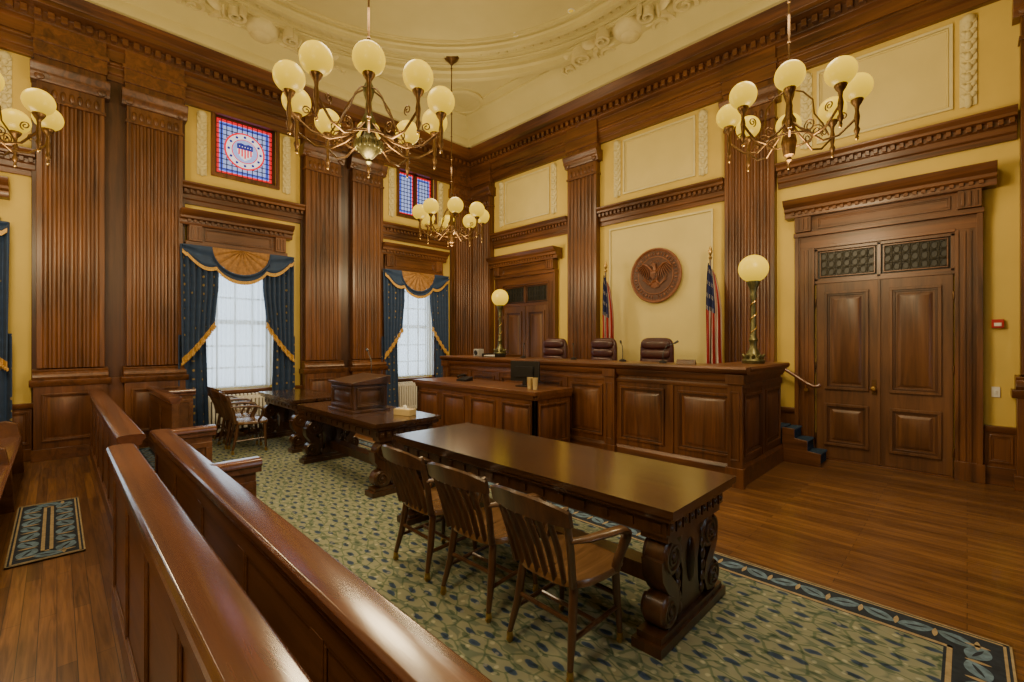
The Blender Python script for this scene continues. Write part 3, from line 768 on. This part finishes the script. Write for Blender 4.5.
def pew(name,xa,xb,y,z=.9):
    mb=MB(name)
    mb.prism([(y-.02,.1),(y+.02,.1),(y-.05,z-.03),(y-.09,z-.03)],xa,xb,PX,WRP)
    mb.prism(capprof(y-.13,y-.03,z),xa,xb,PX,WRL)
    mb.prism([(y,.40),(y+.42,.43),(y+.45,.45),(y+.42,.465),(y,.44)],xa,xb,PX,WRL)
    for x in (xa,xb,(xa+xb)/2):
        e=[(y-.14,0),(y+.46,0),(y+.44,.40),(y+.40,.62),(y+.30,.66),(y+.1,.64),(y+.02,.72),(y-.02,z+.03),(y-.10,z+.05),(y-.15,z)]
        mb.prism(e,x-.03,x+.03,PX,WRP)
    return mb.done(bevel=.006)
pew('gallery_pew',-8.4,-4.65,-.75); pew('gallery_pew',-8.4,-4.65,-1.75)
# ------------------------------------------------------------------ chandeliers
def chandelier(x,y,z,R,n,ph,big=False,gr=.125):
    mb=MB('globe_chandelier')
    for i in range(n):
        a=2*pi*i/n+ph; ca,sa=cos(a),sin(a)
        px,py=R*ca,R*sa
        mb.ball((px,py,0),gr,BGLOBE,24,16)
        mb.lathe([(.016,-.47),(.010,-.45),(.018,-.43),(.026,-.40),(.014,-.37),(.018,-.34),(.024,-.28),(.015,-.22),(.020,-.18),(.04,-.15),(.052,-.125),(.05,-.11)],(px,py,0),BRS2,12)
        mb.ball((px,py,-.485),.014,GOLD,8,6)
        arm=[(.05,-.22),(.12,-.30),(.22,-.38),(.36*R/.7,-.44),(.52*R/.7,-.42),(.64*R/.7,-.33),(R,-.28)]
        mb.tube([(r*ca,r*sa,zz) for r,zz in arm],.011,BRS2,8)
        sc=spiral((.30*R/.7,-.33),.015,.065,0,1.6,20)
        mb.tube([(r*ca,r*sa,zz) for r,zz in sc],.006,BRS2,6)
        if i%2==0:
            arm2=[(.04,.12),(.12,.08),(.20,-.02),(.27*R/.7,-.16),(.36*R/.7,-.28),(.42*R/.7,-.40)]
            mb.tube([(r*ca,r*sa,zz) for r,zz in arm2],.008,BRS2,6)
        sc=spiral((.80*R,-.245),.01,.045,1.2,1.5,18); mb.tube([(r*ca,r*sa,zz) for r,zz in sc],.006,BRS2,6)
    pts=[(.36*R*cos(2*pi*k/32),.36*R*sin(2*pi*k/32),-.38) for k in range(33)]; mb.tube(pts,.010,BRS2,6)
    mb.lathe([(.01,-.60),(.03,-.58),(.02,-.55),(.05,-.53),(.11 if big else .06,-.46),(.12 if big else .07,-.40),(.06,-.34),(.04,-.30),(.06,-.24),(.065,-.18),(.035,-.12),(.025,0),(.045,.06),(.055,.12),(.028,.18),(.018,.3),(.03,.34),(.018,.40)],(0,0,0),BRZ if big else BRS2,24)
    if big:
        for k in range(16):
            a=2*pi*k/16; mb.ball((.12*cos(a),.12*sin(a),-.42),.028,BRZ,8,5,(.7,.7,1.6))
    H=ZC-z
    mb.lathe([(.010,.38),(.010,H-.05)],(0,0,0),BRS2,8)
    for k in range(6): mb.ball((0,0,.6+k*(H-.8)/5),.018,BRS2,8,6)
    mb.lathe([(.02,H-.14),(.05,H-.10),(.12,H-.04),(.14,H-.003)],(0,0,0),BRS2,20)
    ob=mb.done((x,y,z))
    ld=bpy.data.lights.new('lamp_light','POINT'); ld.energy=132 if not big else 162; ld.color=(1,.75,.41); ld.shadow_soft_size=.35
    lo=bpy.data.objects.new('lamp_light',ld); bpy.context.scene.collection.objects.link(lo); lo.parent=ob; lo.location=(0,0,-.85)
    ld2=bpy.data.lights.new('lamp_light_upper','POINT'); ld2.energy=68; ld2.color=(1,.80,.48); ld2.shadow_soft_size=.35
    lo2=bpy.data.objects.new('lamp_light_upper',ld2); bpy.context.scene.collection.objects.link(lo2); lo2.parent=ob; lo2.location=(0,0,.9)
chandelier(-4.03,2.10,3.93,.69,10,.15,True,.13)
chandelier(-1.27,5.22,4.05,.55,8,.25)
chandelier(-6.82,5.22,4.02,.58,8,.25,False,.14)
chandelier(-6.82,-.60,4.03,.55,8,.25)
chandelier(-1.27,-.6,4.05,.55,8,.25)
def blamp(x,y,z,H):
    mb=MB('globe_bench_lamp')
    k_=H/1.0
    mb.lathe([(r,zz*k_) for r,zz in [(.13,0),(.14,.03),(.11,.06),(.085,.10),(.07,.13),(.045,.17),(.04,.22),(.055,.26),(.035,.30),(.03,.5),(.028,.70),(.045,.74),(.035,.78),(.05,.84),(.075,.88),(.08,.91)]],(0,0,0),BRZ,20)
    for k in range(10):
        a=2*pi*k/10; M=Matrix.Rotation(a,3,'Z')@Matrix.Rotation(.6,3,'Y')
        mb.ball((.10*cos(a),.10*sin(a),.07),.045,BRZ,8,6,(.5,.6,1.5),M)
    mb.tube([(.036*cos(a*.55),.036*sin(a*.55),.28+a*.016) for a in range(34)],.008,GOLD,6)
    mb.ball((0,0,.91*k_+.165),.18,BGLOBE,28,18)
    mb.done((x,y,z))
blamp(-1.98,6.45,1.358,1.18); blamp(-7.02,6.66,1.358,1.15)
# ------------------------------------------------------------------ judges chairs
def jchair(x,y,r):
    mb=MB('leather_office_chair')
    def cush(cx,cy,cz,sx,sy,sz,e=.45,seg=24,rg=14):
        vs=[]
        f=lambda v,e: abs(v)**e*(1 if v>=0 else -1)
        for j in range(rg+1):
            t=-pi/2+pi*j/rg
            for i in range(seg):
                a=2*pi*i/seg
                vs.append((cx+sx*f(cos(t),e)*f(cos(a),e),cy+sy*f(cos(t),.7)*f(sin(a),.8),cz+sz*f(sin(t),e)))
        fs=[(j*seg+i,j*seg+(i+1)%seg,(j+1)*seg+(i+1)%seg,(j+1)*seg+i) for j in range(rg) for i in range(seg)]
        mb.add(vs,fs,LEATH)
    cush(0,0,.48,.28,.27,.07,.4)
    cush(0,.27,.88,.275,.07,.37,.38)
    cush(0,.215,1.14,.24,.06,.075,.5); cush(0,.21,.99,.24,.055,.075,.5); cush(0,.205,.84,.23,.055,.08,.5); cush(0,.20,.69,.22,.055,.085,.5)
    for g in (-1,1):
        cush(g*.31,-.02,.68,.05,.19,.035,.6)
        mb.tube([(g*.27,.05,.48),(g*.34,.03,.51),(g*.34,.0,.66)],.02,WCH,8)
    mb.lathe([(.03,.12),(.03,.42),(.08,.43)],(0,0,0),BLACK,14)
    for k in range(5):
        a=2*pi*k/5; mb.tube([(0,0,.12),(.15*cos(a),.15*sin(a),.11),(.29*cos(a),.29*sin(a),.07)],[.03,.025,.018],WCH,8)
        mb.ball((.29*cos(a),.29*sin(a),.03),.03,BLACK,10,6)
    mb.done((x,y,.453),r)
jchair(-3.5,6.55,.1); jchair(-4.55,6.55,-.1); jchair(-5.62,6.55,.05)
# ------------------------------------------------------------------ flags
def flag(x,y):
    mb=MB('flag_on_pole')
    mb.lathe([(.15,0),(.15,.03),(.06,.06),(.03,.10)],(0,0,0),GOLD,20)
    mb.lathe([(.014,.08),(.014,2.52)],(0,0,0),WCH,10); mb.lathe([(.02,2.50),(.03,2.53),(.012,2.56),(.03,2.60),(.035,2.63),(.004,2.72)],(0,0,0),GOLD,12)
    nu,nv=52,24
    def fn(u,v):
        sp=.05+.12*v**.7+.02*sin(v*5); 
        x_=(u-.25)*sp*2.0; y_=-.03+.05*sin(u*pi*7+v*1.5)*(.4+.6*v)
        z=2.45-1.6*v-.12*u*v-.18*u*(1-v)
        return (x_,y_,z)
    P=[[fn(i/nu,j/nv) for i in range(nu+1)] for j in range(nv+1)]
    for j in range(nv):
        for i in range(nu):
            if j<nv*.45 and i<nu*.55:
                mat=FLW if (i%4==1 and j%3==1) else FLB
            else: mat=FLR if (i//4)%2==0 else FLW
            mb.add([P[j][i],P[j][i+1],P[j+1][i+1],P[j+1][i]],[(0,1,2,3)],mat)
    mb.done((x,y,.453))
flag(-4.86,7.38); flag(-2.90,7.38)
# ------------------------------------------------------------------ seal
BR=plain('carved_seal_wood',(.085,.030,.014),.45,0,.3,18)
BR2=plain('carved_seal_relief',(.23,.088,.04),.38,0,.2,18)
mb=MB('carved_seal',lambda p:(-3.97+p[0],YB-.045-p[1],2.83+p[2]))
def disc(r,d0,d1,m,seg=48): mb.lathe([(r,d0),(r,d1)],(0,0,0),m,seg,'y')
disc(.48,0,.035,BR)
for r,w in ((.475,.022),(.335,.011),(.445,.006)):
    mb.tube([(r*cos(2*pi*k/48),.036,r*sin(2*pi*k/48)) for k in range(49)],w,BR2,8)
disc(.33,.035,.042,BR)
for k in range(40):
    if k in (30,): continue
    a=2*pi*k/40; M=Matrix.Rotation(-a,3,'Y')
    mb.ball((.39*cos(a),.04,.39*sin(a)),.026,BR2,8,5,(1.2,.5,.35 if k%3 else .7),M)
mb.ball((0,.055,-.01),.10,BR2,16,10,(.62,.5,1.25))
mb.tube([(0,.06,.09),(.005,.07,.14),(-.005,.075,.175)],[.04,.032,.03],BR2,10)
mb.ball((-.012,.08,.185),.036,BR2,12,8,(1.15,.8,1)); mb.tube([(-.04,.085,.187),(-.065,.088,.18),(-.072,.088,.162)],[.014,.010,.003],BR2,8)
mb.prism([(-.055,.06),(.055,.06),(.052,-.03),(0,-.085),(-.052,-.03)],.10,.118,lambda a,b,w:(a,w,b),BR)
mb.box(-.05,.05,.118,.124,.03,.055,BR2)
for k in range(-2,3): mb.box(k*.02-.005,k*.02+.005,.116,.124,-.06+abs(k)*.018,.022,BR2)
for g in (-1,1):
    lead=[(g*.04,.055,.06),(g*.10,.06,.14),(g*.17,.062,.20),(g*.235,.06,.215)]
    mb.tube(lead,[.03,.03,.026,.014],BR2,8,(1,.7))
    for k in range(9):
        t=k/8
        sx=g*(.05+.185*t); sz=.08+.13*t**.8
        L=.10+.10*sin(pi*(.25+.6*t))
        a=-pi/2+.95*t**1.2
        ex=sx+g*L*cos(a); ez=sz+L*sin(a)
        mb.tube([(sx,.056,sz),((sx+ex)/2,.066,(sz+ez)/2),(ex,.048,ez)],[.014,.017,.006],BR2,8,(1,.6))
    mb.tube([(g*.03,.055,-.09),(g*.07,.06,-.145),(g*.11,.058,-.155)],[.024,.016,.012],BR2,8)
    if g<0:
        mb.tube([(-.08,.06,-.17),(-.14,.06,-.13),(-.21,.055,-.06)],.007,BR2,6)
        for k in range(6):
            t=k/5; 
            for e in (1,-1): mb.ball((-.10-.11*t+e*.016,.06,-.155+.10*t+e*.012),.02,BR2,8,5,(.45,.5,1.2),Matrix.Rotation(-.7+e*.8,3,'Y'))
    else:
        for k in range(4): mb.tube([(.07+k*.006,.06,-.19+k*.008),(.22,.055,-.08+k*.022)],.005,BR2,5)
for k in range(-3,4): mb.tube([(k*.009,.055,-.12),(k*.026,.055,-.235+abs(k)*.008)],[.014,.011],BR2,6)
for j,(n_,rr) in enumerate(((5,.05),(7,.085))):
    for k in range(n_):
        a=pi*(.1+.8*k/(n_-1)); mb.ball((rr*cos(a),.045,.235+rr*.55*sin(a)-.01),.009,BR2,6,4)
mb.done()
# ------------------------------------------------------------------ small objects
mb=MB('fire_alarm_box',W_B); mb.box(.20,.30,.005,.05,1.80,1.90,RED); mb.box(.22,.28,.05,.06,1.82,1.86,WHITE); mb.done(bevel=.004)
mb=MB('light_switch',W_B); mb.box(.20,.27,.005,.015,1.0,1.12,WHITE); mb.box(.225,.245,.015,.025,1.04,1.08,WHITE); mb.done(bevel=.002)
TT=FZ+.776
mb=MB('table_lectern')
mb.box(-.34,.34,-.25,.25,0,.03,WTBZ); mb.box(-.31,.31,-.22,.22,.03,.33,WTBZ)
mb.prism([(-.25,.33),(.25,.33),(.25,.43),(-.25,.36)],-.34,.34,lambda a,b,w:(w,a,b),WTBZ)
mb.T=FY(-.22); mb.panel(-.27,.27,.06,.30,0,WTBZ,.015); mb.T=FX(.31); mb.panel(-.18,.18,.06,.30,0,WTBZ,.015); mb.T=None
mb.done((-5.44,2.70,TT),0,.005)
def mic(x,y,z,dx,dy,h=.4):
    mb=MB('gooseneck_microphone'); mb.lathe([(.05,0),(.05,.02),(.02,.035)],(0,0,0),BLACK,16)
    mb.tube([(0,0,.02),(0,0,h*.5),(dx*.3,dy*.3,h*.85),(dx,dy,h)],.006,BLACK,8)
    mb.tube([(dx,dy,h),(dx*1.35,dy*1.35,h+.03)],[.012,.015],BLACK,10); mb.done((x,y,z))
mic(-5.72,3.03,TT,-.12,.0,.72); mic(-3.5,5.75,1.358,-.10,.12,.26); mic(-4.4,5.78,1.358,-.10,.12,.22); mic(-5.5,5.78,1.358,-.08,.1,.22); mic(-2.9,5.78,1.358,.1,.12,.26)
mb=MB('desk_monitor')
mb.box(-.24,.24,-.02,.02,.08,.38,BLACK); mb.box(-.22,.22,.02,.024,.10,.36,GLS); mb.box(-.12,.12,-.09,.09,0,.015,BLACK); mb.box(-.03,.03,-.03,-.01,.01,.2,BLACK); mb.box(-.15,.15,-.05,-.02,.14,.30,BLACK)
mb.done((-4.72,5.0,.966),.3,.006)
mb=MB('desk_telephone'); mb.prism([(-.1,0),(.1,0),(.1,.07),(-.1,.03)],-.1,.1,lambda a,b,w:(w,a,b),BLACK); mb.tube([(-.07,-.1,.07),(-.07,-.07,.085),(-.07,.07,.095),(-.07,.1,.08)],[.026,.018,.018,.026],BLACK,8); mb.done((-6.1,4.95,.966),.2)
CUP=plain('paper_cup',(.50,.38,.17),.6)
mb=MB('paper_cup_stack')
for k,(x,y) in enumerate(((0,0),(.10,.0))): mb.lathe([(.03,0),(.042,.16),(.044,.165),(.036,.165),(.028,.02)],(x,y,0),CUP,14)
mb.done((-4.40,4.76,.966))
mb=MB('computer_speaker'); mb.box(-.07,.07,-.07,.07,0,.14,GREY); mb.lathe([(.05,0),(.05,.01),(.03,.012)],(0,-.081,.07),BLACK,16,'y'); mb.done((-6.6,5.7,1.358),0,.006)
mb=MB('desk_tray'); mb.box(-.18,.18,-.13,.13,0,.012,BLACK); mb.frame(-.18,.18,0,.05,-.13,-.12,.008,BLACK); mb.box(-.18,-.17,-.13,.13,0,.06,BLACK); mb.box(.17,.18,-.13,.13,0,.06,BLACK); mb.box(-.15,.15,-.11,.11,.012,.03,WHITE); mb.done((-6.2,5.72,1.358))
mb=MB('tissue_box'); mb.box(-.12,.12,-.06,.06,0,.07,CUP); mb.box(-.06,.06,-.02,.02,.07,.075,WHITE); mb.ball((0,0,.085),.03,WHITE,8,5,(1.2,.5,1)); mb.done((-4.62,2.86,TT),.3,.003)
mb=MB('name_plate'); mb.prism([(-.03,0),(.03,0),(0,.06)],-.12,.12,lambda a,b,w:(w,a,b),WCH); mb.done((-2.5,5.6,1.358))
for k,(x,y) in enumerate(((-4.49,5.83),(-5.52,5.6),(-2.5,5.6),(-4,-.8),(-1.6,1.0),(-6.6,3.0),(-6.4,1.0),(-1.5,3.4))):  # first pair are real fittings; the rest unseen, added to light the floor
    mb=MB('recessed_light_real_or_added'); mb.lathe([(.055,-.002),(.055,-.012),(.042,-.014),(.04,-.006)],(0,0,0),WHITE,20); mb.lathe([(.04,-.006),(.036,-.008)],(0,0,0),BGLOBE,20)
    ob=mb.done((x,y,ZC))
    ld=bpy.data.lights.new('downlight_real_or_added','SPOT'); ld.energy=80; ld.color=(1,.85,.62); ld.spot_size=1.9; ld.spot_blend=.8; ld.shadow_soft_size=.08
    lo=bpy.data.objects.new('downlight_real_or_added',ld); bpy.context.scene.collection.objects.link(lo); lo.parent=ob; lo.location=(0,0,-.04)
# ------------------------------------------------------------------ world, camera
w=bpy.data.worlds.new('world'); bpy.context.scene.world=w; w.use_nodes=True
bg=w.node_tree.nodes['Background']; bg.inputs[0].default_value=(.70,.85,1,1); bg.inputs[1].default_value=3.6
cam=bpy.data.cameras.new('camera'); cam.lens=16.0; cam.sensor_width=36; cam.clip_start=.02
co=bpy.data.objects.new('camera',cam); bpy.context.scene.collection.objects.link(co)
co.location=(0,0,1.65); co.rotation_euler=(pi/2,0,pi/4)
bpy.context.scene.camera=co
